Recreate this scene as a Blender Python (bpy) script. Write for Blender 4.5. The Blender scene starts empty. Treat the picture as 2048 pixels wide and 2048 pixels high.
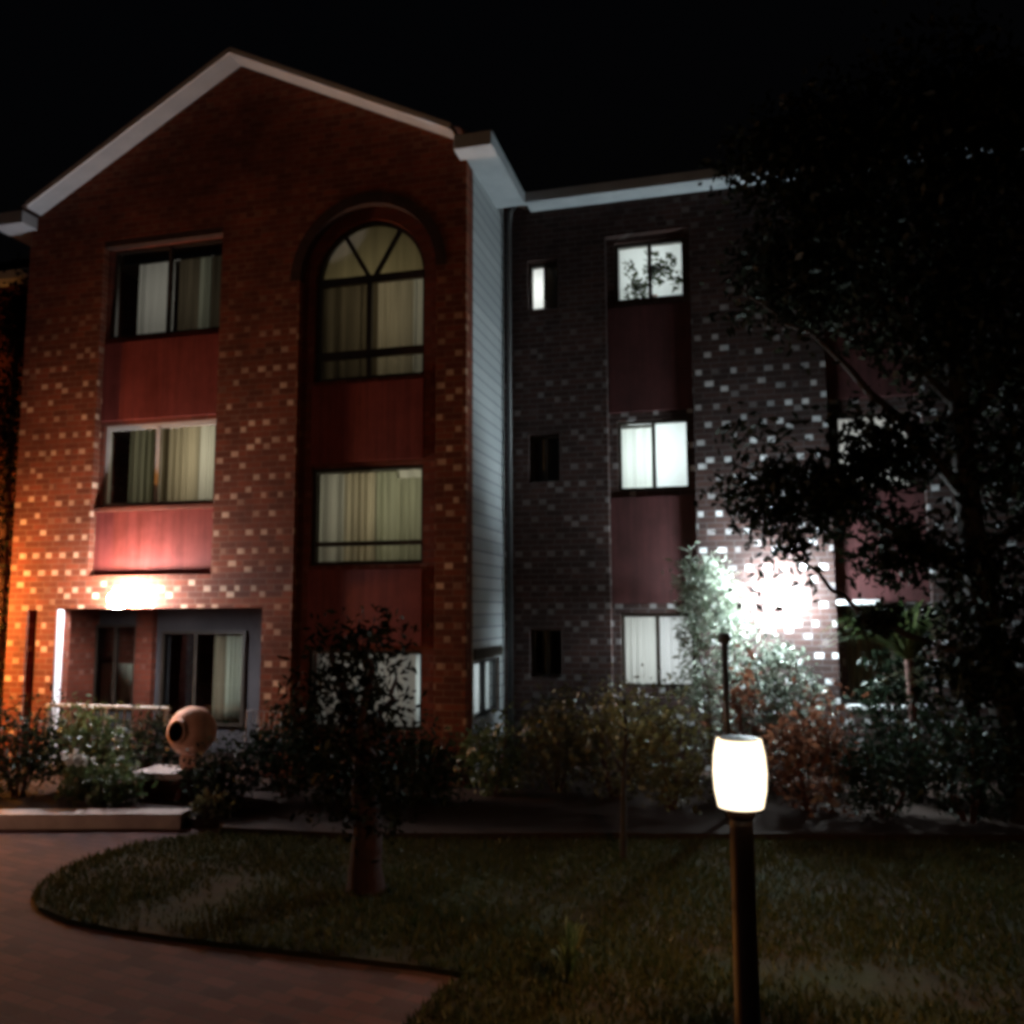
import bpy, bmesh, math, random
from mathutils import Vector, Matrix, noise
random.seed(7)
PI = math.pi
S = bpy.context.scene
C = S.collection

# ------------------------------------------------------------------ helpers
def link(o, parent=None):
    C.objects.link(o)
    if parent is not None:
        o.parent = parent
        if parent.parent is None: o.matrix_parent_inverse = parent.matrix_basis.inverted()
    return o

def tag(o, label=None, cat=None, group=None, kind=None):
    if label: o['label'] = label
    if cat: o['category'] = cat
    if group: o['group'] = group
    if kind: o['kind'] = kind
    return o

def empty(name, loc, label=None, cat=None, group=None):
    o = bpy.data.objects.new(name, None)
    o.empty_display_size = .2
    o.location = loc
    C.objects.link(o)
    return tag(o, label, cat, group)

class MB:
    """collects faces, then links them as one mesh (world coordinates)"""
    def __init__(s): s.v = []; s.f = []; s.m = []
    def quad(s, a, b, c, d, mi=0):
        n = len(s.v); s.v += [tuple(a), tuple(b), tuple(c), tuple(d)]; s.f.append((n, n+1, n+2, n+3)); s.m.append(mi)
    def poly(s, pts, mi=0):
        n = len(s.v); s.v += [tuple(p) for p in pts]; s.f.append(tuple(range(n, n+len(pts)))); s.m.append(mi)
    def box(s, x0, x1, y0, y1, z0, z1, mi=0, mat=None):
        P = [Vector((x, y, z)) for z in (z0, z1) for y in (y0, y1) for x in (x0, x1)]
        if mat is not None: P = [mat @ p for p in P]
        n = len(s.v); s.v += [tuple(p) for p in P]
        for q in ((0,2,3,1),(4,5,7,6),(0,1,5,4),(2,6,7,3),(0,4,6,2),(1,3,7,5)):
            s.f.append(tuple(n+i for i in q)); s.m.append(mi)
    def beam(s, a, b, w, h, up=(0,0,1), mi=0):
        """box of section w x h whose top edge line runs a->b"""
        a = Vector(a); b = Vector(b); d = b-a; L = d.length; d.normalize()
        side = d.cross(Vector(up)).normalized(); u = side.cross(d).normalized()
        M = Matrix((d, side, u)).transposed().to_4x4(); M.translation = a
        s.box(0, L, -w/2, w/2, -h, 0, mi, M)
    def tube(s, pts, radii, n=8, mi=0, cap=True):
        rings = []
        for i, p in enumerate(pts):
            p = Vector(p)
            d = (Vector(pts[min(i+1, len(pts)-1)]) - Vector(pts[max(i-1, 0)])).normalized()
            ref = Vector((1,0,0)) if abs(d.x) < .9 else Vector((0,1,0))
            a = d.cross(ref).normalized(); b = d.cross(a)
            k = len(s.v)
            for j in range(n):
                t = 2*PI*j/n
                s.v.append(tuple(p + (a*math.cos(t)+b*math.sin(t))*radii[i]))
            rings.append(k)
        for i in range(len(rings)-1):
            for j in range(n):
                s.f.append((rings[i]+j, rings[i]+(j+1)%n, rings[i+1]+(j+1)%n, rings[i+1]+j)); s.m.append(mi)
        if cap:
            s.f.append(tuple(rings[0]+j for j in range(n))[::-1]); s.m.append(mi)
            s.f.append(tuple(rings[-1]+j for j in range(n))); s.m.append(mi)
    def lathe(s, prof, n=24, mat=None, mi=0):
        rings = []
        for r, z in prof:
            k = len(s.v)
            for j in range(n):
                t = 2*PI*j/n; p = Vector((r*math.cos(t), r*math.sin(t), z))
                s.v.append(tuple(mat @ p if mat is not None else p))
            rings.append(k)
        for i in range(len(rings)-1):
            for j in range(n):
                s.f.append((rings[i]+j, rings[i]+(j+1)%n, rings[i+1]+(j+1)%n, rings[i+1]+j)); s.m.append(mi)
    def build(s, name, mats, parent=None, smooth=False, bevel=0, fix=True):
        me = bpy.data.meshes.new(name)
        me.from_pydata(s.v, [], s.f)
        if not isinstance(mats, (list, tuple)): mats = [mats]
        for m in mats: me.materials.append(m)
        if len(mats) > 1: me.polygons.foreach_set('material_index', s.m)
        if fix:
            bm = bmesh.new(); bm.from_mesh(me); bmesh.ops.recalc_face_normals(bm, faces=bm.faces); bm.to_mesh(me); bm.free()
        if smooth: me.polygons.foreach_set('use_smooth', [True]*len(me.polygons))
        me.update()
        o = bpy.data.objects.new(name, me); link(o, parent)
        if bevel:
            b = o.modifiers.new('bevel', 'BEVEL'); b.width = bevel; b.segments = 2; b.limit_method = 'ANGLE'
        return o

def plate(outline, holes, y0, y1, plane='XZ'):
    """flat wall plate with openings: polygons in (u, z), thickness from y0 to y1; returns verts, faces"""
    cu = bpy.data.curves.new('tmp', 'CURVE'); cu.dimensions = '2D'; cu.fill_mode = 'BOTH'; cu.extrude = abs(y1-y0)/2
    for P in [outline]+holes:
        sp = cu.splines.new('POLY'); sp.points.add(len(P)-1)
        for p, q in zip(sp.points, P): p.co = (q[0], q[1], 0, 1)
        sp.use_cyclic_u = True
    ob = bpy.data.objects.new('tmp', cu); C.objects.link(ob)
    dg = bpy.context.evaluated_depsgraph_get(); me = bpy.data.meshes.new_from_object(ob.evaluated_get(dg))
    ym = (y0+y1)/2
    if plane == 'XZ': V = [(v.co.x, ym+v.co.z, v.co.y) for v in me.vertices]
    else: V = [(ym+v.co.z, v.co.x, v.co.y) for v in me.vertices]
    F = [tuple(p.vertices) for p in me.polygons]
    C.objects.unlink(ob); bpy.data.objects.remove(ob); bpy.data.curves.remove(cu); bpy.data.meshes.remove(me)
    return V, F

def add_plate(mb, *a, **k):
    V, F = plate(*a, **k); n = len(mb.v); mb.v += V
    for f in F: mb.f.append(tuple(n+i for i in f)); mb.m.append(0)

def rect(x0, x1, z0, z1): return [(x0,z0),(x1,z0),(x1,z1),(x0,z1)]
def arch(x0, x1, z0, zs, n=24, rise=None):
    cx = (x0+x1)/2; r = (x1-x0)/2; rise = rise or r
    return [(x0,z0),(x1,z0)] + [(cx+r*math.cos(PI*i/n), zs+rise*math.sin(PI*i/n)) for i in range(n+1)]

# ------------------------------------------------------------------ materials
class N:
    def __init__(s, name):
        s.m = bpy.data.materials.new(name); s.m.use_nodes = True
        s.t = s.m.node_tree; s.t.nodes.clear()
        s.out = s.t.nodes.new('ShaderNodeOutputMaterial')
    def n(s, kind, **kw):
        nd = s.t.nodes.new(kind)
        for k, v in kw.items():
            if hasattr(nd, k) and not k[0].isupper(): setattr(nd, k, v)
            else: nd.inputs[k.replace('_', ' ')].default_value = v
        return nd
    def l(s, a, b): s.t.links.new(a, b)
    def math(s, op, a, b=0.0, c=None):
        nd = s.t.nodes.new('ShaderNodeMath'); nd.operation = op
        for i, x in enumerate((a, b, c)):
            if x is None: continue
            if isinstance(x, (int, float)): nd.inputs[i].default_value = x
            else: s.l(x, nd.inputs[i])
        return nd.outputs[0]
    def mix(s, fac, a, b):
        nd = s.t.nodes.new('ShaderNodeMix'); nd.data_type = 'RGBA'
        for i, x in ((0, fac), (6, a), (7, b)):
            if isinstance(x, (int, float)): nd.inputs[i].default_value = x
            elif isinstance(x, (tuple, list)): nd.inputs[i].default_value = (*x[:3], 1)
            else: s.l(x, nd.inputs[i])
        return nd.outputs[2]
    def noise(s, scale, detail=4, rough=.6, vec=None):
        nd = s.n('ShaderNodeTexNoise'); nd.inputs['Scale'].default_value = scale
        nd.inputs['Detail'].default_value = detail; nd.inputs['Roughness'].default_value = rough
        if vec is None: vec = s.n('ShaderNodeTexCoord').outputs['Object']
        s.l(vec, nd.inputs['Vector']); return nd.outputs['Fac']
    def ramp(s, fac, stops):
        nd = s.n('ShaderNodeValToRGB'); e = nd.color_ramp.elements
        while len(e) < len(stops): e.new(.5)
        for q, (p, c) in zip(e, stops): q.position = p; q.color = (*c, 1) if len(c) == 3 else c
        s.l(fac, nd.inputs[0]); return nd.outputs[0]
    def bsdf(s, color, rough=.8, bump=None, bd=.01, bs=.5, spec=.3, metal=0):
        b = s.n('ShaderNodeBsdfPrincipled')
        if isinstance(color, (tuple, list)): b.inputs['Base Color'].default_value = (*color[:3], 1)
        else: s.l(color, b.inputs['Base Color'])
        if isinstance(rough, (int, float)): b.inputs['Roughness'].default_value = rough
        else: s.l(rough, b.inputs['Roughness'])
        b.inputs['Specular IOR Level'].default_value = spec; b.inputs['Metallic'].default_value = metal
        if bump is not None:
            bp = s.n('ShaderNodeBump'); bp.inputs['Distance'].default_value = bd; bp.inputs['Strength'].default_value = bs
            s.l(bump, bp.inputs['Height']); s.l(bp.outputs[0], b.inputs['Normal'])
        s.l(b.outputs[0], s.out.inputs[0]); return b

def mottled(name, c0, c1, scale=8, rough=.8, bd=.004, spec=.3, metal=0, bscale=None):
    k = N(name); f = k.noise(scale, 6, .65)
    col = k.ramp(f, [(.3, c0), (.7, c1)])
    k.bsdf(col, rough, k.noise(bscale or scale*6, 4), bd, .5, spec, metal); return k.m

def brick(name, c0, c1, mortar, pale, pale_amt=.8, bw=.24, rh=.084, lamp_fade=False):
    k = N(name)
    p = k.n('ShaderNodeTexCoord').outputs['Object']
    sx = k.n('ShaderNodeSeparateXYZ'); k.l(p, sx.inputs[0])
    u = k.math('ADD', sx.outputs[0], sx.outputs[1]); z = sx.outputs[2]
    cb = k.n('ShaderNodeCombineXYZ'); k.l(u, cb.inputs[0]); k.l(z, cb.inputs[1])
    bt = k.n('ShaderNodeTexBrick'); k.l(cb.outputs[0], bt.inputs['Vector'])
    bt.inputs['Scale'].default_value = 1; bt.inputs['Brick Width'].default_value = bw; bt.inputs['Row Height'].default_value = rh
    bt.inputs['Mortar Size'].default_value = .006; bt.inputs['Mortar Smooth'].default_value = .3
    bt.inputs['Color1'].default_value = (*c0, 1); bt.inputs['Color2'].default_value = (*c1, 1); bt.inputs['Mortar'].default_value = (*mortar, 1)
    # pale header bricks laid in a staggered diaper pattern, every third course
    row = k.math('FLOOR', k.math('DIVIDE', z, rh))
    grp = k.math('FLOORED_MODULO', k.math('FLOOR', k.math('DIVIDE', row, 3)), 2)
    uu = k.math('ADD', k.math('DIVIDE', u, bw), k.math('MULTIPLY', grp, .5))
    cell = k.math('FRACT', uu)
    w2 = k.n('ShaderNodeTexWhiteNoise'); w2.noise_dimensions = '2D'
    c2_ = k.n('ShaderNodeCombineXYZ'); k.l(k.math('FLOOR', uu), c2_.inputs[0]); k.l(k.math('FLOOR', k.math('DIVIDE', row, 3)), c2_.inputs[1]); k.l(c2_.outputs[0], w2.inputs['Vector'])
    third = k.math('COMPARE', k.math('FLOORED_MODULO', row, 3), k.math('FLOOR', k.math('MULTIPLY', k.math('POWER', w2.outputs['Value'], 3.2), 2.99)), .1)
    wn = k.n('ShaderNodeTexWhiteNoise'); wn.noise_dimensions = '2D'
    cc = k.n('ShaderNodeCombineXYZ'); k.l(k.math('FLOOR', uu), cc.inputs[0]); k.l(row, cc.inputs[1]); k.l(cc.outputs[0], wn.inputs['Vector'])
    wc = k.n('ShaderNodeSeparateColor'); k.l(wn.outputs['Color'], wc.inputs[0])
    lo = k.math('MULTIPLY', wc.outputs[0], .12)
    inb = k.math('MULTIPLY', k.math('GREATER_THAN', cell, lo), k.math('LESS_THAN', cell, k.math('MULTIPLY_ADD', wc.outputs[1], .20, k.math('ADD', lo, .30))))
    rnd = k.math('MINIMUM', 1, k.math('MULTIPLY', k.math('POWER', wc.outputs[2], .9), 1.8))
    patch = k.n('ShaderNodeMapRange'); k.l(k.noise(1.3, 3, .5), patch.inputs[0]); patch.inputs[1].default_value=.40; patch.inputs[2].default_value=.56; patch.inputs[3].default_value=.6; patch.inputs[4].default_value=1
    rnd = k.math('MULTIPLY', rnd, patch.outputs[0])
    if lamp_fade:   # wall lamp falloff painted in: pale bricks weaken towards the corner
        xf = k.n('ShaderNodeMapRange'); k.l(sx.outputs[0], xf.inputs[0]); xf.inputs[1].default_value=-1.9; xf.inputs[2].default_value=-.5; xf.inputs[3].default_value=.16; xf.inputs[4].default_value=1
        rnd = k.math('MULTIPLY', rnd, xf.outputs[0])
    notm = k.math('SUBTRACT', 1, bt.outputs['Fac'])
    zf = k.n('ShaderNodeMapRange'); k.l(z, zf.inputs[0]); zf.inputs[1].default_value=5.3; zf.inputs[2].default_value=6.9; zf.inputs[3].default_value=1; zf.inputs[4].default_value=.12  # pale bricks weaken upward: fading lamp light put into the colour
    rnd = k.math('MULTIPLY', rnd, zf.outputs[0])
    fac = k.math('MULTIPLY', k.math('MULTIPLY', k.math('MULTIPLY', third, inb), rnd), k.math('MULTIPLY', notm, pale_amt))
    col = k.mix(fac, bt.outputs['Color'], pale)
    dirt = k.noise(1.1, 7, .7)
    dr = k.n('ShaderNodeMapRange'); k.l(dirt, dr.inputs[0]); dr.inputs[1].default_value=.38; dr.inputs[2].default_value=.68; dr.inputs[3].default_value=.05; dr.inputs[4].default_value=.7
    col = k.mix(dr.outputs[0], col, (c1[0]*.45, c1[1]*.45, c1[2]*.45))
    h = k.math('MULTIPLY_ADD', k.noise(60, 3), .25, notm)
    k.bsdf(col, .85, h, .006, .8, .2); return k.m

def emission(name, color, strength):
    k = N(name); e = k.n('ShaderNodeEmission'); e.inputs[0].default_value = (*color, 1); e.inputs[1].default_value = strength
    k.l(e.outputs[0], k.out.inputs[0]); return k.m

def leafmat(name, c0, c1, trans=.35, gloss=.06):
    k = N(name)
    g = k.n('ShaderNodeNewGeometry')
    col = k.ramp(g.outputs['Random Per Island'], [(.1, c0), (.9, c1)])
    d = k.n('ShaderNodeBsdfDiffuse'); t = k.n('ShaderNodeBsdfTranslucent'); gl = k.n('ShaderNodeBsdfGlossy')
    gl.inputs['Roughness'].default_value = .45; gl.inputs['Color'].default_value = (.8, .85, .8, 1)
    k.l(col, d.inputs[0]); k.l(col, t.inputs[0])
    m1 = k.n('ShaderNodeMixShader'); m1.inputs[0].default_value = trans; k.l(d.outputs[0], m1.inputs[1]); k.l(t.outputs[0], m1.inputs[2])
    m2 = k.n('ShaderNodeMixShader'); m2.inputs[0].default_value = gloss; k.l(m1.outputs[0], m2.inputs[1]); k.l(gl.outputs[0], m2.inputs[2])
    k.l(m2.outputs[0], k.out.inputs[0]); return k.m

def curtainmat(name, col, trans=.55, folds=.0):
    k = N(name)
    d = k.n('ShaderNodeBsdfDiffuse'); t = k.n('ShaderNodeBsdfTranslucent')
    p = k.n('ShaderNodeTexCoord').outputs['Object']
    mp = k.n('ShaderNodeMapping'); mp.inputs['Scale'].default_value = (9, 9, .5); k.l(p, mp.inputs[0])
    f = k.noise(1.0, 4, .6, mp.outputs[0])
    c = k.ramp(f, [(.32, tuple(x*(1-folds) for x in col)), (.68, col)])  # vertical streaks paint fold shading into the cloth colour
    k.l(c, d.inputs[0]); k.l(c, t.inputs[0])
    m1 = k.n('ShaderNodeMixShader'); m1.inputs[0].default_value = trans; k.l(d.outputs[0], m1.inputs[1]); k.l(t.outputs[0], m1.inputs[2])
    k.l(m1.outputs[0], k.out.inputs[0]); return k.m

def glassmat(name):
    k = N(name)
    t = k.n('ShaderNodeBsdfTransparent'); t.inputs[0].default_value = (.92, .95, .94, 1)
    g = k.n('ShaderNodeBsdfGlossy'); g.inputs['Roughness'].default_value = .03
    fr = k.n('ShaderNodeFresnel'); fr.inputs['IOR'].default_value = 1.5
    m = k.n('ShaderNodeMixShader'); k.l(fr.outputs[0], m.inputs[0]); k.l(t.outputs[0], m.inputs[1]); k.l(g.outputs[0], m.inputs[2])
    k.l(m.outputs[0], k.out.inputs[0]); return k.m

M = {}
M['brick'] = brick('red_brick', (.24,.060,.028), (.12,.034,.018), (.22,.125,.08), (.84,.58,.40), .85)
M['brick_dark'] = brick('brown_brick', (.072,.036,.031), (.040,.023,.021), (.10,.09,.09), (.88,.88,.9), 1.0, lamp_fade=True)
M['brick_plain'] = brick('plain_brick', (.19,.045,.024), (.12,.030,.017), (.11,.065,.045), (.4,.25,.2), .25)
def streaked(name, c0, c1):
    k = N(name); p = k.n('ShaderNodeTexCoord').outputs['Object']
    mp = k.n('ShaderNodeMapping'); mp.inputs['Scale'].default_value=(14,14,.7); k.l(p, mp.inputs[0])
    f = k.math('ADD', k.math('MULTIPLY', k.noise(1,5,.65,mp.outputs[0]), .55), k.math('MULTIPLY', k.noise(2.4,6,.7), .5))
    col = k.ramp(f, [(.36,c0),(.68,c1)])
    sx = k.n('ShaderNodeSeparateXYZ'); k.l(p, sx.inputs[0])
    seam = k.math('LESS_THAN', k.math('FRACT', k.math('DIVIDE', sx.outputs[0], .5)), .016)
    col = k.mix(k.math('MULTIPLY', seam, .5), col, (.012,.006,.006))
    k.bsdf(col, .6, k.noise(40,4), .002, .5); return k.m
M['panel'] = streaked('red_panel', (.10,.014,.009), (.21,.042,.032))
M['panel_dark'] = streaked('dark_red_panel', (.03,.010,.010), (.085,.027,.028))
M['white'] = mottled('white_paint', (.62,.63,.64), (.74,.74,.74), 3, .5, .001)
M['barge'] = mottled('grey_white_paint', (.36,.39,.42), (.46,.49,.51), 3, .6, .001)
M['alu'] = mottled('window_aluminium', (.42,.40,.36), (.5,.48,.44), 5, .4, .0005)
M['bronze'] = mottled('bronze_aluminium', (.022,.018,.014), (.04,.03,.022), 5, .4, .0005)
M['tile'] = mottled('roof_tile', (.05,.03,.025), (.09,.05,.04), 3, .8)
M['mulch'] = mottled('mulch', (.014,.007,.005), (.04,.019,.012), 22, .95, .03)
M['soil'] = mottled('ground_soil', (.03,.025,.015), (.06,.045,.03), 4, .95, .02)
def turf():
    k = N('turf'); big = k.noise(.75, 4, .6); fine = k.noise(9, 6, .7)
    a = k.ramp(fine, [(.3,(.014,.020,.006)),(.7,(.035,.044,.013))]); c_ = k.ramp(fine, [(.3,(.020,.013,.005)),(.7,(.050,.032,.011))])
    f = k.n('ShaderNodeMapRange'); k.l(big, f.inputs[0]); f.inputs[1].default_value=.40; f.inputs[2].default_value=.60
    k.bsdf(k.mix(f.outputs[0], a, c_), .95, k.noise(60,4), .02, .6, .15); return k.m
M['lawn_soil'] = turf()
M['terracotta'] = mottled('terracotta', (.62,.30,.20), (.75,.44,.31), 7, .75, .002)
M['dark_in'] = mottled('urn_inside', (.10,.025,.012), (.16,.04,.02), 6, .9)
M['concrete'] = mottled('pale_concrete', (.42,.34,.31), (.56,.47,.43), 6, .85)
M['black_metal'] = mottled('black_metal', (.02,.02,.022), (.035,.034,.035), 12, .45, .0005, .5)
M['grey_metal'] = mottled('grey_metal', (.22,.21,.22), (.32,.31,.32), 12, .45, .0005, .5)
M['post'] = mottled('brown_post', (.026,.012,.008), (.045,.021,.013), 9, .5, .001, .4)
M['bark'] = mottled('bark', (.05,.022,.018), (.12,.055,.045), 14, .95, .02)
M['bark_red'] = mottled('reddish_bark', (.012,.005,.005), (.034,.012,.011), 11, .95, .03)
M['soldier'] = mottled('soldier_brick_shade', (.018,.010,.007), (.05,.022,.014), 9, .9, .004)
M['bark_dark'] = mottled('dark_bark', (.012,.009,.008), (.03,.022,.018), 14, .95, .02)
M['room'] = mottled('room_wall', (.3,.28,.24), (.36,.33,.28), 1.5, .9)
M['glass'] = glassmat('window_glass')
M['render'] = mottled('grey_render', (.035,.034,.037), (.06,.056,.06), 2, .9)
# side cladding: courses of pale painted brick
def cladding():
    k = N('pale_side_brick')
    p = k.n('ShaderNodeTexCoord').outputs['Object']; sx = k.n('ShaderNodeSeparateXYZ'); k.l(p, sx.inputs[0])
    f = k.math('FRACT', k.math('DIVIDE', sx.outputs[2], .168))
    g = k.math('LESS_THAN', f, .16)
    row = k.math('FLOOR', k.math('DIVIDE', sx.outputs[2], .168))
    wn = k.n('ShaderNodeTexWhiteNoise'); wn.noise_dimensions = '1D'; k.l(row, wn.inputs['W'])
    c = k.mix(wn.outputs['Value'], (.36,.385,.40), (.46,.48,.49))
    c = k.mix(k.math('MULTIPLY', g, .75), c, (.16,.17,.18))
    c = k.mix(k.math('MULTIPLY', k.noise(2.5, 5), .5), c, (.25,.28,.30))
    k.bsdf(c, .8, k.math('SUBTRACT', 1, g), .01, .8); return k.m
M['side'] = cladding()
def paving():
    k = N('brick_paving')
    p = k.n('ShaderNodeTexCoord').outputs['Object']
    mp = k.n('ShaderNodeMapping'); mp.inputs['Rotation'].default_value = (0,0,math.radians(12)); k.l(p, mp.inputs[0])
    bt = k.n('ShaderNodeTexBrick'); k.l(mp.outputs[0], bt.inputs['Vector'])
    bt.inputs['Scale'].default_value = 1; bt.inputs['Brick Width'].default_value = .23; bt.inputs['Row Height'].default_value = .115
    bt.inputs['Mortar Size'].default_value = .007; bt.inputs['Color1'].default_value = (.15,.058,.050,1); bt.inputs['Color2'].default_value = (.045,.020,.021,1)
    bt.inputs['Mortar'].default_value = (.07,.05,.045,1)
    c = k.mix(k.math('MULTIPLY', k.noise(1.6, 6, .7), .7), bt.outputs['Color'], (.10,.065,.062))
    h = k.math('MULTIPLY_ADD', k.noise(50, 3), .3, k.math('SUBTRACT', 1, bt.outputs['Fac']))
    k.bsdf(c, .9, h, .012, 1.0, .12); return k.m
M['paving'] = paving()

# ------------------------------------------------------------------ camera
H = 2.25
f, pt, rl, th = 1744.5, .1123, -.0038, .258
F = Vector((-math.sin(th)*math.cos(pt), math.cos(th)*math.cos(pt), math.sin(pt)))
Rr = Vector((math.cos(th), math.sin(th), 0)); U = Rr.cross(F)
R2 = Rr*math.cos(rl)+U*math.sin(rl); U2 = -Rr*math.sin(rl)+U*math.cos(rl)
cd = bpy.data.cameras.new('camera'); cam = bpy.data.objects.new('camera', cd); C.objects.link(cam)
cd.sensor_width = 36; cd.lens = 36*f/2048; cd.clip_end = 3000; cd.clip_start = .05
mw = Matrix((R2, U2, -F)).transposed().to_4x4(); mw.translation = (0,0,H); cam.matrix_world = mw
S.camera = cam

# ------------------------------------------------------------------ the building
YL, YR = 10.51, 12.34
XL, XC = -10.38, -3.38
XE = 8.0
b = empty('apartment_building', (-6.8, YL, 0), 'three storey red brick apartment block with a white trimmed gable wing and lit windows', 'building')

# gabled wing: outer brick leaf with recesses, inner leaf with the window openings
apex = (-6.83, 10.13)
gable = [(XL,0),(XC,0),(XC,8.44),apex,(XL,8.2)]
T = (-9.0,-7.08,6.28,7.66); Mm = (-9.0,-7.08,3.76,4.96)
RC1 = (-9.04,-7.04,2.76,7.74)
AX0, AX1 = -5.63, -4.01
RC2 = (-5.80,-3.80)
patio = rect(-9.54,-6.24,0.02,2.30); slit = rect(-10.05,-9.87,.02,2.28)
mb = MB()
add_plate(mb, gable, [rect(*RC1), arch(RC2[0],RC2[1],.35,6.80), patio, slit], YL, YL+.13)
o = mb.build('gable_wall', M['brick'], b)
mb = MB()
add_plate(mb, [(XL+.003,.003),(XC-.003,.003),(XC-.003,8.45),(apex[0],apex[1]-.01),(XL+.003,8.19)],
          [rect(*T), rect(*Mm), arch(AX0,AX1,5.38,6.80,rise=.82), rect(AX0,AX1,2.86,4.18), rect(AX0,AX1,.72,1.74), patio, slit], YL+.131, YL+.28)
mb.build('gable_inner_wall', M['brick_plain'], b)
# dark soldier course round the arch; reveal and window head lined dark as painted shade
def archband(x0, x1, zs, w, y, dep, n=28):
    m = MB(); cx = (x0+x1)/2; r0 = (x1-x0)/2; r1 = r0+w
    P = [(cx+r0*math.cos(PI*i/n), zs+r0*math.sin(PI*i/n)) for i in range(n+1)]
    Q = [(cx+r1*math.cos(PI*i/n), zs+r1*math.sin(PI*i/n)) for i in range(n+1)]
    for i in range(n):
        a, c2, d, e = P[i], P[i+1], Q[i+1], Q[i]
        m.quad((a[0],y,a[1]),(c2[0],y,c2[1]),(d[0],y,d[1]),(e[0],y,e[1]))
        m.quad((e[0],y,e[1]),(d[0],y,d[1]),(d[0],y+.005,d[1]),(e[0],y+.005,e[1]))
        m.quad((a[0],y,a[1]),(c2[0],y,c2[1]),(c2[0],y+dep,c2[1]),(a[0],y+dep,a[1]))  # dark lining stands in for shade under the arch
    return m
archband(RC2[0]+.004,RC2[1]-.004,6.80,.15,YL-.006,.134).build('arch_surround', M['soldier'], b)
for (x0,x1,z) in ((-9.10,-6.98,7.742),):
    m = MB(); m.box(x0+.065,x1-.065,YL+.004,YL+.127,z-.10,z-.004); m.build('head_shade', M['soldier'], b)  # dark box painted in as shade under the recess head
# spandrel panels under the windows
def panel(x0,x1,z0,z1,y,mat,label=None):
    m = MB(); m.box(x0,x1,y-.03,y-.003,z0,z1)
    o = m.build('spandrel_panel', mat, b, bevel=.004)
    if label: o['label'] = label
panel(-9.03,-7.05,5.02,6.20,YL+.13,M['panel']); panel(-9.03,-7.05,2.78,3.68,YL+.13,M['panel'],'red panel brightly lit by the porch lamp below')
panel(-5.63,-4.01,4.24,5.32,YL+.13,M['panel']); panel(-5.63,-4.01,1.80,2.80,YL+.13,M['panel'])

# windows: frame mesh > pane, curtain
def curtain(parent, x0, x1, z0, z1, y, mat, folds=None, amp=.025, name='curtain', top=None):
    n = max(6, int((x1-x0)/.012)); m = MB(); folds = folds or (x1-x0)/.11
    ph = random.random()*6
    P = []
    for i in range(n+1):
        t = i/n; x = x0+(x1-x0)*t
        P.append((x, y+amp*math.sin(2*PI*folds*t+ph)*(.7+.5*math.sin(5*t+ph)), amp*.5*math.sin(folds*4.1*t)))
    for i in range(n):
        a, c2 = P[i], P[i+1]
        m.quad((a[0],a[1],z0),(c2[0],c2[1],z0),(c2[0],c2[1]+c2[2]*.3,z1),(a[0],a[1]+a[2]*.3,z1))
    return m.build(name, mat, parent, smooth=True, fix=False)

def window(x0,x1,z0,z1,y,fmat,mull=(.5,),trans=(),fw=.05,sill=None,label=None):
    m = MB(); d=.06
    m.box(x0,x0+fw,y,y+d,z0,z1); m.box(x1-fw,x1,y,y+d,z0,z1)
    m.box(x0+fw,x1-fw,y+.002,y+d-.002,z0,z0+fw); m.box(x0+fw,x1-fw,y+.002,y+d-.002,z1-fw,z1)
    for t in mull:
        x = x0+(x1-x0)*t; m.box(x-fw*.55,x+fw*.55,y-.004,y+d-.004,z0+fw,z1-fw)
    for t in trans:
        z = z0+(z1-z0)*t; m.box(x0+fw,x1-fw,y-.008,y+d-.008,z-fw*.6,z+fw*.6)
    w = m.build('window', fmat, b)
    if label: w['label'] = label
    g = MB(); g.quad((x0+fw,y+d/2,z0+fw),(x1-fw,y+d/2,z0+fw),(x1-fw,y+d/2,z1-fw),(x0+fw,y+d/2,z1-fw))
    g.build('pane', M['glass'], w, fix=False)
    if sill:
        s_ = MB(); s_.box(x0-.03,x1+.03,y-.16,y-.002,z0-.075,z0-.015); s_.build('sill', sill, w, bevel=.006)
    return w

def roomlight(x, y, z, sx, sz, power, col, along='Y'):
    ld = bpy.data.lights.new('room_light','AREA'); ld.shape='RECTANGLE'; ld.size=sx; ld.size_y=sz; ld.energy=power; ld.color=col
    o = bpy.data.objects.new('room_light', ld); C.objects.link(o); o.location=(x,y,z)
    o.rotation_euler = (-PI/2,0,0) if along=='Y' else (-PI/2,0,PI/2)
    return o

CUR = {
 'sheer': curtainmat('sheer_curtain', (.80,.82,.78), .55, .12),
 'cream': curtainmat('cream_curtain', (.72,.66,.52), .5, .35),
 'brown': curtainmat('brown_curtain', (.30,.25,.17), .4, .5),
 'green': curtainmat('green_curtain', (.58,.61,.48), .5, .45),
 'blind': curtainmat('white_blind', (.86,.88,.88), .55, .04),
 'olive': curtainmat('olive_curtain', (.62,.55,.34), .5, .3),
}
yw = YL+.20
warm = (1,.83,.62); cool=(.86,.97,1.0)
# top left
w = window(*T,yw,M['bronze'],(.5,),label='dark framed sliding window at the top with one curtain drawn aside')
m = MB(); m.box(-8.94,-7.14,yw+.07,yw+.11,7.45,7.62); m.build('dark_strip', M['bronze'], w)  # dark board added to blank out the lit ceiling above the curtains
curtain(w,-8.68,-8.06,6.3,7.5,yw+.12,CUR['sheer'],4)
curtain(w,-7.98,-7.62,6.3,7.5,yw+.13,CUR['brown']); curtain(w,-7.62,-7.42,6.3,7.5,yw+.13,CUR['green'],2); curtain(w,-7.42,-7.1,6.3,7.5,yw+.13,CUR['brown'])
roomlight(-8.2,yw+1.1,6.95,1.2,.8,4.2,(1,.9,.78))
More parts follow.
